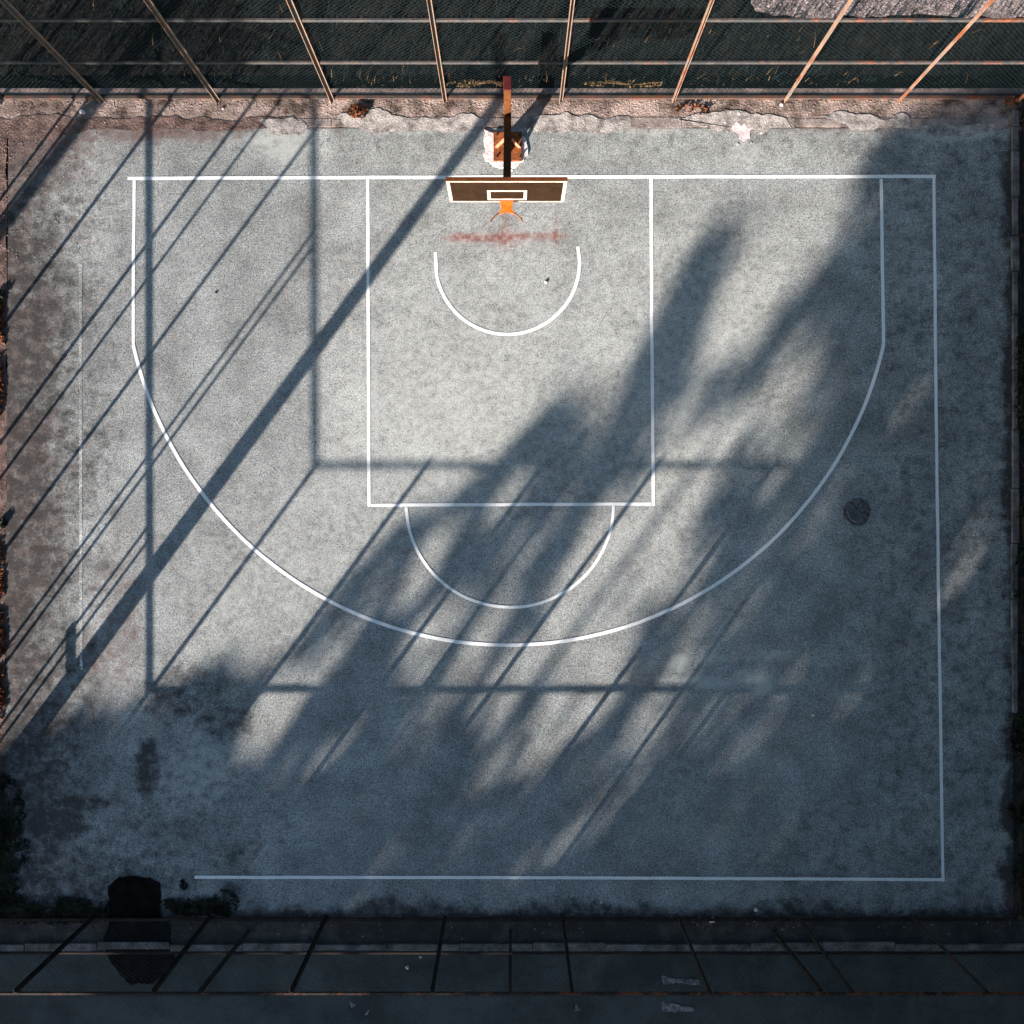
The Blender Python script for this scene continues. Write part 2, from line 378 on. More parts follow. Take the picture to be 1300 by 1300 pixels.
def ragged(outl, step=.04, jit=.03, seed=0):
    q = [P(*p) for p in outl]; r = []
    for i in range(len(q)):
        a, b = q[i], q[(i + 1) % len(q)]; n = max(1, int((b - a).length / step)); d = (b - a).normalized(); nr = Vector((-d.y, d.x, 0))
        for k in range(n):
            p = a.lerp(b, k / n); r.append(p + nr * jit * FB(p.x, p.y, seed, 5, 4) * 1.5)
    return r
def slab(name, outl, z0, z1, mat, parent=None, step=.04, jit=.03, seed=0, inset=.01):
    r = ragged(outl, step, jit, seed); n = len(r)
    c = sum(r, Vector()) / n
    bm = bmesh.new()
    lo = [bm.verts.new((p.x, p.y, z0)) for p in r]
    hi = [bm.verts.new((p.x + (c.x - p.x) * inset, p.y + (c.y - p.y) * inset, z1)) for p in r]
    top = bm.faces.new(hi)
    for i in range(n): bm.faces.new((lo[i], lo[(i+1) % n], hi[(i+1) % n], hi[i]))
    bmesh.ops.triangulate(bm, faces=[top]); bmesh.ops.recalc_face_normals(bm, faces=bm.faces[:])
    me = bpy.data.meshes.new(name); bm.to_mesh(me); bm.free(); me.materials.append(mat)
    o = bpy.data.objects.new(name, me); C.objects.link(o)
    if parent: o.parent = parent; o.matrix_parent_inverse = Matrix.Translation(-Vector(parent.location))
    return o
tag(slab('tar_patch', outl, -.03, .016, M['tar'], seed=4), 'big ragged black tar patch lying under the near fence', 'tar patch')

# manhole cover
mh = empty('manhole_cover', P(1088, 650))
tag(mh, 'round dark iron manhole cover sunk in the asphalt', 'manhole cover')
m = MB()
slab('frame_ring', [(1088 + 17.5 * math.cos(k * .2618) + U(-1, 1), 650 + 18 * math.sin(k * .2618) + U(-1, 1)) for k in range(24)], -.02, .005, M['ring'], mh, .03, .025, 3)
m = MB(); m.tube([P(1088.5, 650, -.02), P(1089, 649.5, .010)], .195, 40); m.build('lid', M['iron'], mh)

# ------------------------------------------------------------------ kerbs
def kerb_row(name, stones, y0, y1, z, mat, vert=False, label=None):
    root = empty(name, (0, 0, 0)); root['kind'] = 'structure'
    for i, (a, b) in enumerate(stones):
        m = MB(); j = lambda: U(-2, 2)
        if vert: p, q = P(y0 + j() * .6, b - .6), P(y1 + j() * .6, a + .6)
        else: p, q = P(a + .6, y1 + j()), P(b - .6, y0 + j())
        m.box((p.x, p.y, -.05), (q.x, q.y, z + U(-.0008, .0008)))
        m.build('kerb_stone', mat, root, bevel=.004)
    return root
xs = [360, 421, 498, 572, 640, 717, 793, 866, 936, 1010, 1080, 1155, 1228, 1282]
kerb_row('back_kerb', list(zip(xs, xs[1:])), 150.5, 162, .001, M['kerb'])
sheet('back_verge', M['dirt_dark'], [(-160, 150), (365, 150), (372, 158), (300, 166), (120, 163), (60, 176), (-160, 190)], .003, .06, .05, seed=9)
ys = [141, 162, 192, 250, 300, 345, 400, 470, 545, 620, 690, 760, 830, 905]
kerb_row('right_kerb', list(zip(ys, ys[1:])), 1284.5, 1291, .05, M['concrete_dark'], vert=True)
xs = list(range(-60, 1420, 92))
kerb_row('front_kerb', list(zip(xs, xs[1:])), 1197, 1206, .03, M['concrete_dark'])
# concrete plinth behind the back fence
m = MB(); p, q = P(-160, 121), P(1330, 112.5); m.box((p.x, p.y, -.06), (q.x, q.y, .03)); struct('back_plinth', m, M['plinth'], bevel=.01)

for k_, pl_ in enumerate(([(418, 146), (470, 141), (520, 150), (560, 146), (612, 152), (615, 163), (560, 165), (500, 164), (440, 166)], [(676, 150), (720, 144), (760, 152), (800, 148), (806, 162), (760, 166), (700, 164), (678, 170)],
                           [(850, 152), (900, 143), (960, 140), (1000, 150), (1005, 163), (960, 170), (900, 165)], [(1040, 148), (1075, 140), (1110, 150), (1150, 146), (1156, 160), (1090, 166)], [(1170, 160), (1200, 156), (1262, 158), (1256, 170), (1215, 176), (1186, 170)], [(330, 152), (372, 148), (388, 160), (380, 172), (345, 168)])):
    sheet('worn_concrete', M['worn'], pl_, .0045 + .0004 * k_, .075, .05, seed=20 + k_)
# ------------------------------------------------------------------ fences
def angle(m, a, b, u, w, leg=.06, t=.008):
    """steel angle from a to b, its two legs along unit vectors u and w"""
    a, b, u, w = Vector(a), Vector(b), Vector(u), Vector(w)
    for d1, d2, L, T in ((u, w, leg, t), (w, u, leg, t)):
        n = len(m.v)
        off = [(0, 0), (L, 0), (L, T), (0, T)] if d1 is u else [(t, 0), (L, 0), (L, T), (t, T)]
        for p in (a, b):
            for i, j in off: m.v.append(tuple(p + d1 * i + d2 * j))
        m.f += [tuple(n + i for i in q) for q in ((0,1,5,4),(1,2,6,5),(2,3,7,6),(3,0,4,7),(3,2,1,0),(4,5,6,7))]
def wire_mesh(a, b, z0, z1, pitch=.075, r=.0019, off=Vector((0, 0, 0))):
    """chain link: straight wires in both diagonals, clipped to the panel"""
    a, b = Vector(a) + off, Vector(b) + off; d = (b - a); L = d.length; d.normalize(); hh = z1 - z0
    nrm = Vector((-d.y, d.x, 0)); m = MB(); k = pitch * 1.15
    n0 = int(-hh / k) - 1; n1 = int(L / k) + 1
    for sgn in (1, -1):
        for i in range(n0, n1 + 1):
            s0 = i * k; ta, tb = max(0, -s0), min(hh, L - s0)
            if tb - ta < .03: continue
            def pt(t):
                s_ = s0 + t; s_ = s_ if sgn == 1 else L - s_
                return Vector((a.x + d.x * s_, a.y + d.y * s_, z0 + t)) + nrm * (.0022 * sgn)
            p, q = pt(ta), pt(tb); e = (q - p).normalized(); g1 = nrm; g2 = e.cross(nrm)
            n = len(m.v)
            for c in (p, q):
                for th in (0, 2.094, 4.189): m.v.append(tuple(c + g1 * (r * math.cos(th)) + g2 * (r * math.sin(th))))
            for j in range(3): m.f.append((n + j, n + (j + 1) % 3, n + 3 + (j + 1) % 3, n + 3 + j))
    return m
X, Y, Z = Vector((1, 0, 0)), Vector((0, 1, 0)), Vector((0, 0, 1))
def fence(name, label, plan, along, a, b, posts, rails, top, mats, inward, pitch=.075, r=.0019, base=.05, leg=.062, tr=None, rl=.056):
    root = empty(name, P(*((a + b) * .5 if False else plan))); tag(root, label, 'fence')
    A, B = a, b
    d = (B - A).normalized(); inn = inward
    for p in posts:
        m = MB(); angle(m, (p.x, p.y, -.05), (p.x, p.y, top), d, inn, leg); m.build('post', mats[0], root)
    for i, z in enumerate(rails):
        m = MB(); o = -inn * .009
        a_ = A + Z * z + o; b_ = B + Z * z + o
        m.beam(a_ - inn * .003 - Z * rl / 2, b_ - inn * .003 - Z * rl / 2, .006, rl); m.beam(a_ - inn * .014 + Z * .003, b_ - inn * .014 + Z * .003, .028, .006)
        m.build('rail', tr if (tr and i == len(rails) - 1) else mats[1], root)
    m = MB(); angle(m, A + Z * base - inn * .009, B + Z * base - inn * .009, -Z, -inn, .048, .008); m.build('base_rail', mats[2], root)
    wire_mesh(A, B, .03, top - .02, pitch, r, off=-inn * .062).build('wire_mesh', M['wire'], root)
    return root
Z1, Z2, Z3 = 1.31, 2.58, 3.86
bx = [-19, 128, 275, 420, 563, 710, 853, 995, 1140, 1290]
fence('chain_link_fence', 'tall rusty chain link fence behind the hoop, along the dark grass', (640, 127), 'x', P(-19, 127), P(1290, 127), [P(x, 127) for x in bx], [Z1, Z2, Z3], 3.9, (M['post'], M['rail'], M['base_rail']), -Y)
fx = [-22, 119, 266, 413, 563, 712, 859, 1011, 1155, 1290]
ff = fence('chain_link_fence', 'low dark chain link fence between the half court and the road', (640, 1163), 'x', P(-22, 1164), P(1290, 1164), [P(x, 1164) for x in fx], [Z1, Z2], 2.6, (M['dark_post'], M['dark_post'], M['dark_post']), Y, tr=M['top_rail'], rl=.042, leg=.055)
for x in (315, 648, 982):                                    # raking struts on the road side
    m = MB(); a, b = P(x, 1183, -.05), P(x, 1166, 2.5); m.beam(a, b, .05, .05, Y); m.build('strut', M['dark_post'], ff)
ly = [1164 - 144 * i for i in range(8)]
lf = fence('chain_link_fence', 'chain link fence along the left edge beside dry weeds', (-22, 640), 'y', P(-22, 127), P(-22, 1164), [P(-22, y) for y in ly[1:] if y > 130 and y not in (876, 300)], [Z1, Z2], 2.6, (M['post'], M['rail'], M['base_rail']), X, pitch=.062, r=.0023, leg=.070)
def rod(y, z): 
    m = MB(); p = P(-26, y, -.05); m.beam(p, (p.x, p.y, z), .035, .035, Y); m.build('thin_post', M['post'], lf)
rod(868, Z2); rod(886, Z2); rod(ly[3] - 90, Z2); rod(288, Z2); rod(311, Z2); rod(958, Z1); rod(976, Z1)
m = MB(); a, b = P(-26, 952, .70), P(-26, 1003, .70); m.beam(a, b, .05, .06); m.build('latch_bar', M['post'], lf)
rf = fence('chain_link_fence', 'chain link fence along the right edge beside ivy', (1292, 640), 'y', P(1296, 127), P(1296, 1164), [P(1296, y) for y in ly[1:] if y > 130], [Z1, Z2], 2.6, (M['dark_post'], M['dark_post'], M['dark_post']), -X)

# ------------------------------------------------------------------ basketball hoop
BY = 4.489
base = P(645, 187)
hp = empty('basketball_hoop', base); tag(hp, 'brown steel basketball hoop with dark board on rusty base plate', 'basketball hoop')
ft = slab('footing', [(614, 164), (622, 166), (636, 171), (664, 172), (670, 180), (672, 192), (666, 205), (657, 213), (651, 219), (640, 215), (626, 213), (616, 205), (615, 196), (617, 188), (614, 178)], -.02, .022, M['plaster'], hp, .03, .03, 5, .05)
m = MB(); p, q = P(626.5, 205.5), P(662.5, 168.5); m.box((p.x, p.y, 0), (q.x, q.y, .045)); pl = m.build('base_plate', M['plate'], hp, bevel=.006)
bx0 = base.x
for sx in (-1, 1):
    for sy in (-1, 1):
        m = MB(); c = Vector((bx0 + sx * .2, base.y + sy * .19, .045)); m.tube([c, c + Z * .03], .018, 6); m.build('bolt', M['hoop'], hp)
def tri_plate(pts, t, axis):
    m = MB(); a = [Vector(p) - axis * t / 2 for p in pts]; b = [Vector(p) + axis * t / 2 for p in pts]; n = len(a)
    m.face(list(reversed(a))); m.face(b)
    for i in range(n): m.face([a[i], a[(i+1) % n], b[(i+1) % n], b[i]])
    return m
for sx in (-1, 1):
    y = base.y + .03
    m = MB()
    m.beam((bx0 + sx * .20, y - .05, .05), (bx0 + sx * .05, y + .0, .30), .05, .02, Y); m.build('gusset', M['gusset'], hp)
m = MB(); m.box((bx0 - .055, base.y - .10, .045), (bx0 + .055, base.y + .10, 2.36)); m.build('pole', M['hoop'], hp, bevel=.006)
m = MB(); m.box((bx0 - .06, base.y - .105, 2.36), (bx0 + .06, base.y + .105, 2.40)); m.build('cap', M['cap'], hp, bevel=.008)
m = MB()
m.beam((bx0, base.y - .02, 1.33), (bx0, BY + .16, 3.16), .11, .17, Vector((0, 1, 1)))
m.build('arm', M['hoop'], hp, bevel=.006)
m = MB(); m.box((bx0 - .055, BY + .03, 3.0), (bx0 + .055, BY + .20, 3.32)); m.build('arm_mount', M['hoop'], hp)
bl, br, zb, zt = -.006 + bx0 - .80, bx0 + .80, 2.90, 3.71
m = MB(); m.box((bl + .03, BY, zb + .03), (br - .03, BY + .028, zt - .03)); bd = m.build('backboard', M['board'], hp)
m = MB(); w = .044; f0, f1 = BY - .006, BY + .036
m.box((bl, f0, zb), (bl + w, f1, zt)); m.box((br - w, f0, zb), (br, f1, zt))
m.box((bl + w, f0, zb), (br - w, f1, zb + .025)); m.box((bl + w, f0, zt - .03), (br - w, f1, zt))
m.build('board_frame', M['frame'], bd, bevel=.003)
m = MB(); m.box((bl - .003, f0 + .004, zt), (br + .003, f1 + .012, zt + .02)); m.build('top_edge', M['hoop'], bd)
m = MB(); sx0, sx1, sz0, sz1, w = bx0 - .272, bx0 + .272, 2.985, 3.36, .042; f0 = BY - .004
m.box((sx0, f0, sz0), (sx0 + w, BY, sz1)); m.box((sx1 - w, f0, sz0), (sx1, BY, sz1)); m.box((sx0 + w, f0, sz0), (sx1 - w, BY, sz0 + w)); m.box((sx0 + w, f0, sz1 - w), (sx1 - w, BY, sz1))
m.build('target_square', M['frame'], bd)
# rim: bracket plate and the broken, half missing ring
rz = 2.95; cy = BY - .40
rim = MB(); 
n = 22
rim.tube([(bx0 - .008 + .235 * math.cos(math.radians(16 + 148 * i / n)), cy + .20 * math.sin(math.radians(16 + 148 * i / n)) + .04, rz) for i in range(n + 1)], .011, 8)
ro = rim.build('rim', M['plate'], hp, smoothed=True)
m = MB(); xx = bx0 - .008
pts = [(xx - .095, BY - .006, rz + .012), (xx + .095, BY - .006, rz + .012), (xx + .075, BY - .10, rz + .012), (xx + .10, BY - .19, rz + .012), (xx + .03, BY - .165, rz + .012), (xx - .03, BY - .165, rz + .012), (xx - .10, BY - .19, rz + .012), (xx - .075, BY - .10, rz + .012)]
lo = [(p[0], p[1], p[2] - .035) for p in pts]
bm = bmesh.new(); hi_ = [bm.verts.new(p) for p in pts]; lo_ = [bm.verts.new(p) for p in lo]; bm.faces.new(hi_); bm.faces.new(list(reversed(lo_)))
for i in range(len(pts)): bm.faces.new((hi_[i], lo_[i], lo_[(i+1) % 8], hi_[(i+1) % 8]))
bmesh.ops.triangulate(bm, faces=[f for f in bm.faces if len(f.verts) > 4]); bmesh.ops.recalc_face_normals(bm, faces=bm.faces[:])
me = bpy.data.meshes.new('bracket'); bm.to_mesh(me); bm.free(); me.materials.append(M['orange'])
o = bpy.data.objects.new('bracket', me); C.objects.link(o); o.parent = ro

# ------------------------------------------------------------------ vegetation
def blades(name, mat, n, rect, hmin, hmax, w, kind='stuff', z=-.06, clump=None):
    m = MB()
    (x0, y0), (x1, y1) = rect
    k = 0
    while k < n:
        px, py = U(x0, x1), U(y0, y1)
        if clump and FB(px, py, 4, clump, 3) < U(-.5, .35): continue
        p = P(px, py, z); h = U(hmin, hmax); a = U(0, 6.283); le = U(.3, 1.1) * h
        d = Vector((math.cos(a), math.sin(a), 0)); e = Vector((-d.y, d.x, 0)) * w * U(.6, 1.4)
        q = p + d * le * .4 + Z * h * .65; t = p + d * le + Z * h * U(.6, 1)
        m.face([p - e, p + e, q + e * .7, q - e * .7]); m.face([q - e * .7, q + e * .7, t])
        k += 1
    o = m.build(name, mat); tag(o, kind=kind); return o
blades('grass', M['grass'], 26000, ((-160, -260), (1500, 111)), .05, .24, .006)
blades('dry_grass', M['drygrass'], 220, ((100, -60), (1300, 111)), .06, .26, .005, clump=.012)
blades('dry_grass', M['drygrass'], 260, ((430, 98), (1100, 112)), .05, .16, .006, clump=.02)

def leaf_quad(m, p, s, up=.6):
    d = Vector((U(-1, 1), U(-1, 1), U(-1, 1) * .8)).normalized(); e = d.cross(Vector((U(-1, 1), U(-1, 1), U(-1, 1)))).normalized()
    a = d * s * .5; b = e * s * .32
    m.face([p - a, p - a * .2 + b, p + a, p - a * .2 - b])
def weed(px, py, rx, ry, h, n, mat, label, s=.07, z=-.01, group=None):
    m = MB()
    for i in range(n):
        a = U(0, 6.283); r = math.sqrt(R())
        p = P(px + rx * r * math.cos(a), py + ry * r * math.sin(a), z + .01 + h * R() * (1.1 - r * .7))
        if FB(p.x, p.y, 5, 3.2, 4) < U(-.35, .45): continue
        leaf_quad(m, p, s * U(.5, 1.4))
    for i in range(max(3, n // 40)):
        a = U(0, 6.283); p = P(px, py, z); q = P(px + rx * .7 * math.cos(a), py + ry * .7 * math.sin(a), h * U(.5, 1)); m.tube([p, p.lerp(q, .5) + Z * .02, q], [.006, .005, .003], 4)
    o = m.build('weed_clump', mat); tag(o, label, 'weed', group); return o
weed(-3, 415, 9, 42, .055, 900, M['weed'], 'rusty brown dry weeds at left edge, upper long clump')
weed(-3, 492, 8, 38, .055, 900, M['weed'], 'dry weed clump at left edge just below the upper long clump')
weed(3, 375, 8, 7, .1, 160, M['dweed'], 'small dark tuft capping the upper weed strip on the left')
weed(4, 664, 5, 6, .1, 90, M['dweed'], 'tiny dark tuft alone on the left edge, mid height')
weed(-4, 735, 9, 50, .055, 900, M['weed'], 'dry orange weeds at left edge level with the arc foot')
weed(-3, 812, 11, 42, .055, 1000, M['weed'], 'bushy rust brown weeds at left edge above the thick pole shadow')
weed(-3, 880, 10, 36, .055, 700, M['weed'], 'lowest dry weed clump on the left edge near the pole shadow')
weed(4, 1075, 34, 95, .05, 3600, M['dweed'], 'dark weeds filling the lower left corner edge', .06)
weed(60, 1156, 95, 18, .035, 3000, M['dweed'], 'low dark weeds left of the black tar patch', .055)
weed(246, 1150, 46, 12, .035, 1400, M['dweed'], 'dark weeds just right of the black tar patch', .055)
weed(286, 1146, 17, 17, .04, 900, M['dweed'], 'round dark weed tuft at the left end of the front line', .055)
weed(234, 1122, 5, 8, .03, 120, M['dweed'], 'small dark tuft between tar patch and front line')
weed(1298, 480, 12, 90, .25, 1600, M['dweed'], 'dark ivy along the right kerb, upper stretch')
weed(1298, 720, 12, 110, .25, 1600, M['dweed'], 'dark ivy along the right kerb, middle stretch')
weed(1294, 935, 11, 40, .25, 800, M['dweed'], 'dark ivy where the right kerb ends')
weed(1293, 1030, 15, 42, .3, 1300, M['dweed'], 'bulging dark ivy clump spilling onto the court at right')
weed(1294, 1120, 9, 40, .2, 800, M['dweed'], 'dark ivy in the lower right corner')
weed(1284, 131, 9, 8, .12, 300, M['weed'], 'reddish weed tuft in the upper right fence corner', .05)
weed(455, 142, 14, 9, .1, 220, M['weed'], 'dry brown weed on the dirt strip left of the hoop', .05)
weed(880, 140, 25, 7, .07, 260, M['weed'], 'flat dry weeds on the dirt strip right of the hoop', .045)
weed(600, 108, 45, 4, .14, 420, M['drygrass'], 'yellowish weeds behind the plinth left of the pole', .05)
weed(800, 108, 60, 4, .14, 420, M['drygrass'], 'yellowish weeds behind the plinth right of the pole', .05)

# rubble and litter
def stone_mesh(m, p, r):
    n = len(m.v); k = 6
    ang = U(0, 6.28)
    for zf, rf in ((0, 1), (.55, .85), (.9, .4)):
        for j in range(k):
            t = ang + 2 * math.pi * j / k; rr = r * rf * U(.75, 1.15)
            m.v.append((p.x + rr * math.cos(t) * 1.2, p.y + rr * math.sin(t), p.z + r * zf * .9))
    for i in range(2):
        for j in range(k): a, b = n + i*k + j, n + i*k + (j+1) % k; m.f.append((a, b, b + k, a + k))
    m.f.append(tuple(n + 2*k + j for j in range(k)))
m = MB()
for i in range(1500):
    px = U(-100, 1290); py = 127 + abs(random.gauss(0, 9))
    if py > 150: continue
    stone_mesh(m, P(px, py, -.006), U(.004, .014))
for i in range(450):
    px = abs(random.gauss(0, 60)) + 2; py = U(150, 330)
    stone_mesh(m, P(px, py, 0), U(.004, .012))
o = m.build('rubble', M['dirt']); tag(o, kind='stuff')
m = MB()
for i in range(240):
    px = U(0, 1290); py = random.gauss(1166, 12)
    if not 1140 < py < 1200: continue
    stone_mesh(m, P(px, py, -.01), U(.005, .014))
for i in range(60): stone_mesh(m, P(U(20, 1270), U(180, 1130), 0), U(.004, .010))
o = m.build('grit', M['concrete']); tag(o, kind='stuff')
for px, py, r, lab in ((517, 1228, .035, 'white litter scrap on the road side near the front fence'), (534, 1215, .025, 'small white scrap right of the larger scrap by the fence'),
                       (960, 1155, .035, 'white stone on the kerb line by the front fence'), (904, 1168, .05, 'pale stone chunk just behind the front fence'), (957, 1168, .03, 'pale pebble right of the stone chunk behind the front fence'),
                       (763, 1146, .02, 'white pebble near the front edge of the court'), (1032, 908, .022, 'lone white pebble on the shaded asphalt'), (693, 358, .028, 'white pebble inside the restricted area arc'),
                       (435, 990, .02, 'tiny white pebble on shaded asphalt at lower left'), (1257, 116, .035, 'white stone on the plinth near the upper right corner'), (105, 142, .05, 'pale stone by the foot of the leftmost back post'),
                       (274, 372, .022, 'small dark pebble on the sunlit asphalt at left'), (283, 138, .02, 'white pebble on the dirt by the second back post'), (992, 133, .035, 'white stone at the foot of a back post on the right')):
    m = MB(); stone_mesh(m, P(px, py, 0), r); tag(m.build('stone', M['iron'] if 'dark' in lab else M['stone']), lab, 'stone')
m = MB(); 
for px, y0, y1, w in ((866, 1151, 1153.5, 9), (798, 1156, 1158, 10), (812, 1156.5, 1158, 8), (686, 1157, 1159, 12)):
    pass

# ------------------------------------------------------------------ trees across the road (crowns shaped by the shade map to throw the dapples)
UX, UY = .5923, .8058
KS = 3.748 * S                                  # plan units of shadow per metre of height
def in_poly(x, y, poly):
    c = False; j = len(poly) - 1
    for i in range(len(poly)):
        xi, yi = poly[i]; xj, yj = poly[j]
        if (yi > y) != (yj > y) and x < (xj - xi) * (y - yi) / (yj - yi) + xi: c = not c
        j = i
    return c
SH = [(1500, 40), (1165, 140), (1112, 182), (1094, 278), (1044, 330), (1000, 388), (962, 438), (928, 472), (897, 482), (864, 464), (882, 420), (920, 352), (944, 292), (936, 272), (912, 282), (876, 350), (834, 412), (806, 458), (790, 498), (762, 545), (722, 545), (706, 522), (692, 520), (668, 560), (640, 592), (600, 608), (560, 636), (505, 682), (430, 745), (380, 820), (345, 862), (290, 845), (190, 880), (100, 905), (0, 950), (-700, 1250), (-700, 2000), (3500, 2000), (3500, 40)]
LIT = [(938,530,884,615,29,1.),(865,535,835,730,38,1.),(1015,450,985,585,34,.9),(672,585,638,648,16,.9),(568,665,518,755,18,.95),(662,690,628,765,18,.9),(785,660,712,822,38,1.),
       (470,750,388,875,24,.8),(582,758,528,848,21,.9),(640,772,590,855,19,.8),(680,800,625,895,25,.95),(782,795,755,895,24,1.),(735,850,675,955,25,.9),(570,858,518,942,22,.8),
       (655,925,585,1040,30,.5),(770,975,700,1085,26,.55),(855,855,798,955,18,.75),(370,870,322,938,24,1.),(215,872,186,916,17,.8),(1238,680,1192,770,16,.75),(1170,515,1132,615,22,.45),
       (1250,540,1210,620,20,.4),(530,1020,485,1110,22,.45),(805,990,775,1050,15,.45),(605,1070,555,1140,18,.4),(505,950,465,1020,15,.4),(910,675,865,755,22,.6),(1070,585,1025,670,18,.45),
       (728,620,695,700,13,.5),(485,1090,445,1150,17,.4),(705,1070,655,1120,20,.5),(800,500,768,570,16,.6),(905,395,880,440,14,.5)]
def shade(x, y):
    x += 10 * N(x, y, 1, .02); y += 14 * N(x, y, 7, .02)
    if not in_poly(x, y, SH): return 0.0
    d = 1.0
    for x1, y1, x2, y2, r, q in LIT:
        vx, vy = x2 - x1, y2 - y1; t = max(0, min(1, ((x - x1) * vx + (y - y1) * vy) / (vx * vx + vy * vy)))
        k = math.hypot(x - x1 - t * vx, y - y1 - t * vy) / (r * .95)
        if k < 1: d = min(d, 1 - q)
        elif k < 1.35: d = min(d, 1 - q * (1.35 - k) / .35)
    p_, s_ = UY * x + UX * y, UX * x - UY * y
    st = noise.noise(Vector((p_ * .034, s_ * .0085, 2.7))) + .5 * noise.noise(Vector((p_ * .07, s_ * .014, 9.1)))
    zone = ell(x, y, 660, 830, 330, 230, .7) + .2 * ell(x, y, 1060, 620, 200, 260, .6)
    d *= 1 - min(1, zone) * .8 * smooth(.18, .52, st)
    d *= 1 - .4 * ell(x, y, 915, 320, 40, 60, .8)
    return d * (1 - .56 * ell(x, y, 860, 880, 210, 130, .8))
def ps(p, s): return UY * p + UX * s, UX * p - UY * s        # (p, s) -> plan
ST = -2900
TP = [520, 700, 880, 1060, 1250, 1440, 1640, 1840]
crowns = [MB() for _ in TP]; tops = [0.0] * len(TP)
cnt = 0
for i in range(100000):
    p = U(470, 1930); h = U(5.6, 14.6)
    dep = random.gauss(0, 70); s0 = ST + dep; sg = s0 + KS * h
    gx, gy = ps(p, sg)
    if gy < 600 and gx > 640: d = shade(*[a_ + b_ for a_, b_ in zip((gx, gy), ps(random.gauss(0, 9), random.gauss(0, 26)))])
    else: d = shade(gx, gy)
    lim = 13.6 + .8 * N(p, 0, 3, .006)
    if h > lim or R() > d: continue
    x, y = ps(p, s0)
    q = Vector(((x - 650) / S, (660 - y) / S, h))
    if gy < 1110 and not (gx < 420 and gy > 935) and noise.noise(q * .9) < U(-1.4, -.5): continue
    j = min(range(len(TP)), key=lambda t: abs(TP[t] - p + 25 * N(h, t, 0, 1.5)))
    leaf_quad(crowns[j], q, U(.17, .36)); tops[j] = max(tops[j], h); cnt += 1
print('LEAVES', cnt)
for j, p in enumerate(TP):
    x, y = ps(p, ST); b = Vector(((x - 650) / S, (660 - y) / S, -.06))
    t = empty('street_tree', b)
    tag(t, 'leafy street tree across the road casting dappled shade on the court', 'tree', 'street trees across the road')
    hh = max(4.5, tops[j]); m = MB()
    m.tube([b + Vector((.04 * math.sin(k * 2 + j), .04 * math.cos(k + j), hh * .8 * k / 6)) for k in range(7)], [.20 - .025 * k for k in range(7)], 9)
    for k in range(9):
        z = hh * U(.3, .7); a = U(0, 6.28); L = U(.6, 1.2)
        q = b + Z * z; m.tube([q, q + Vector((math.cos(a) * L * .5, math.sin(a) * L * .5, .35)), q + Vector((math.cos(a) * L, math.sin(a) * L, .9))], [.05, .035, .015], 5)
    m.build('trunk', M['bark'], t, smoothed=True)
    if crowns[j].f: crowns[j].build('crown', M['leaf'], t)
# trees added out of view at lower right, right and back to block skylight
def occluder_tree(px, py, zc, rx, rz, n, label):
    b = P(px, py, -.06); t = empty('occluder_tree', b); tag(t, label, 'tree', 'added trees blocking skylight')
    m = MB(); m.tube([b + Vector((.05 * math.sin(k * 1.3 + px), .04 * math.cos(k + py), zc * k / 6)) for k in range(7)], [.19 - .018 * k for k in range(7)], 9)
    for k in range(8):
        z = zc * U(.4, .9); a = U(0, 6.28); L = rx * U(.4, .8); q = b + Z * z
        m.tube([q, q + Vector((math.cos(a) * L * .5, math.sin(a) * L * .5, .4)), q + Vector((math.cos(a) * L, math.sin(a) * L, 1.))], [.06, .04, .015], 5)
    m.build('trunk', M['bark'], t, smoothed=True)
    m = MB()
    for i in range(n):
        v = Vector((random.gauss(0, 1), random.gauss(0, 1), random.gauss(0, 1))).normalized() * (R() ** .4)
        q = b + Vector((v.x * rx, v.y * rx, zc + v.z * rz)); 
        if noise.noise(q * .8) < U(-.9, -.1): continue
        leaf_quad(m, q, U(.18, .34))
    m.build('crown', M['leaf'], t)
for px, py, zc, rx, rz in ((860, 1600, 5.4, 2.6, 3.2), (1100, 1540, 5.6, 2.8, 3.6), (1330, 1480, 5.8, 3.0, 3.6), (1600, 1400, 5.5, 2.8, 3.6)):
    occluder_tree(px, py, zc, rx, rz, 5000, 'added unseen tree beyond the lane at the lower right, blocking skylight')
for px, py, zc, rx, rz in ((1445, 1130, 6.0, 3.2, 3.4), (1435, 840, 6.2, 3.2, 3.6), (1455, 540, 6.0, 3.2, 3.4), (1445, 260, 5.8, 3.0, 3.2)):
    occluder_tree(px, py, zc, rx, rz, 7000, 'added unseen tree just outside the right fence, blocking skylight')
for px, py, zc, rx, rz in ((40, -330, 6.5, 3.2, 3.6), (380, -350, 7.0, 3.3, 3.8), (720, -340, 6.6, 3.3, 3.6), (1050, -420, 6.8, 3.2, 3.6)):
    occluder_tree(px, py, zc, rx, rz, 5000, 'added unseen tree far behind the back fence, blocking skylight')
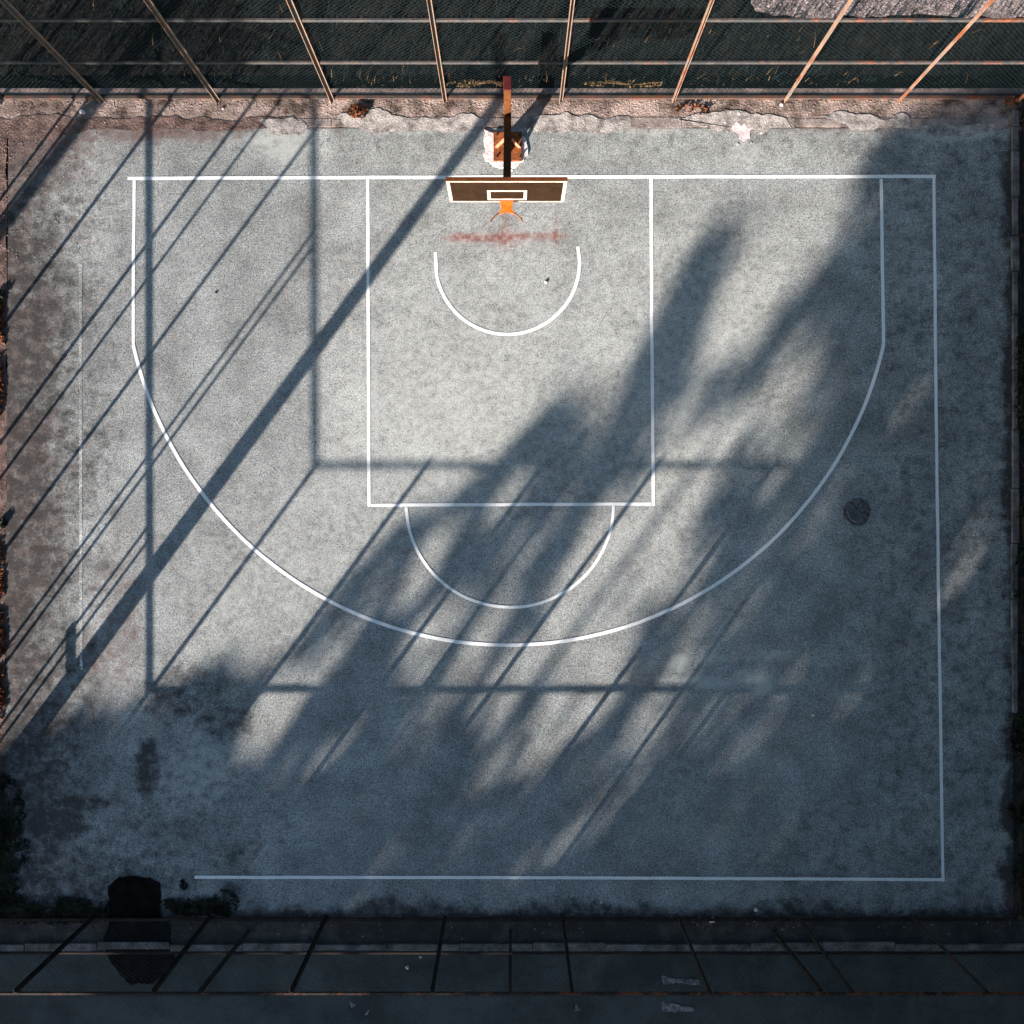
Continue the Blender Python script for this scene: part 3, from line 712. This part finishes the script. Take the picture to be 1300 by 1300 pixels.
# a lone taller tree, trunk shadow crosses the upper left corner
x, y = ps(174, -1330); b = Vector(((x - 650) / S, (660 - y) / S, -.06))
t = empty('street_tree', b); tag(t, 'bare trunked tree standing left of the court, its shadow crossing the upper left corner', 'tree')
m = MB(); m.tube([b + Vector((.05 * math.sin(k * 1.3), 0, 7.6 * k / 7)) for k in range(8)], [.16 - .008 * k for k in range(8)], 10)
for k in range(12):
    z = U(5.2, 7.2); a = U(0, 6.28); L = U(.8, 1.9); q = b + Z * z
    m.tube([q, q + Vector((math.cos(a) * L * .5, math.sin(a) * L * .5, .4)), q + Vector((math.cos(a) * L, math.sin(a) * L, 1.))], [.06, .04, .015], 5)
m.build('trunk', M['bark'], t, smoothed=True)
m = MB()
for i in range(5200):
    v = Vector((random.gauss(0, 1), random.gauss(0, 1), random.gauss(0, 1))).normalized() * (R() ** .45)
    q = b + Vector((v.x * 3.0, v.y * 3.0, 7.2 + v.z * 1.7))
    if noise.noise(q * .8) < U(-.8, .05): continue
    leaf_quad(m, q, U(.16, .32))
m.build('crown', M['leaf'], t)
# tapering wooden pole just outside the left fence: the thick diagonal shadow
b = P(-62, 1070, -.06)
t = empty('utility_pole', b); tag(t, 'tapered wooden utility pole outside the left fence, casting the thick diagonal shadow', 'pole')
m = MB(); m.tube([b + Z * (6.4 * k / 8) for k in range(9)], [.165 - .011 * k for k in range(9)], 14); m.build('shaft', M['wood'], t, smoothed=True)
m = MB(); m.tube([b + Z * 6.4, b + Z * 6.46], [.09, .06], 14); m.build('cap', M['rail'], t)

# ------------------------------------------------------------------ light, sky, camera
d = Vector((2.22, 3.02, -1)).normalized()
sl = bpy.data.lights.new('sun', 'SUN'); sl.energy = 5.0; sl.angle = math.radians(.42); sl.color = (1, .775, .72)
so = bpy.data.objects.new('sun', sl); C.objects.link(so); so.rotation_euler = d.to_track_quat('-Z', 'Y').to_euler(); so.location = (-20, -27, 9)
w = bpy.data.worlds.new('World'); sc.world = w; w.use_nodes = True
sk = w.node_tree.nodes.new('ShaderNodeTexSky'); sk.sky_type = 'NISHITA'; sk.sun_disc = False
sk.sun_elevation = math.asin(-d.z); sk.sun_rotation = math.atan2(-d.x, -d.y); sk.ozone_density = 1.2; sk.air_density = 0.55
bg = w.node_tree.nodes['Background']; w.node_tree.links.new(sk.outputs[0], bg.inputs[0]); bg.inputs[1].default_value = .05
cam = bpy.data.cameras.new('camera'); co = bpy.data.objects.new('camera', cam); C.objects.link(co)
cam.sensor_width = 36; cam.lens = 36 * F / 1300; cam.clip_end = 2000
co.location = (0, 0, H); co.rotation_euler = (TH, 0, 0); sc.camera = co
sc.view_settings.view_transform = 'Standard'; sc.view_settings.look = 'None'; sc.view_settings.exposure = 2.26; sc.view_settings.gamma = 1
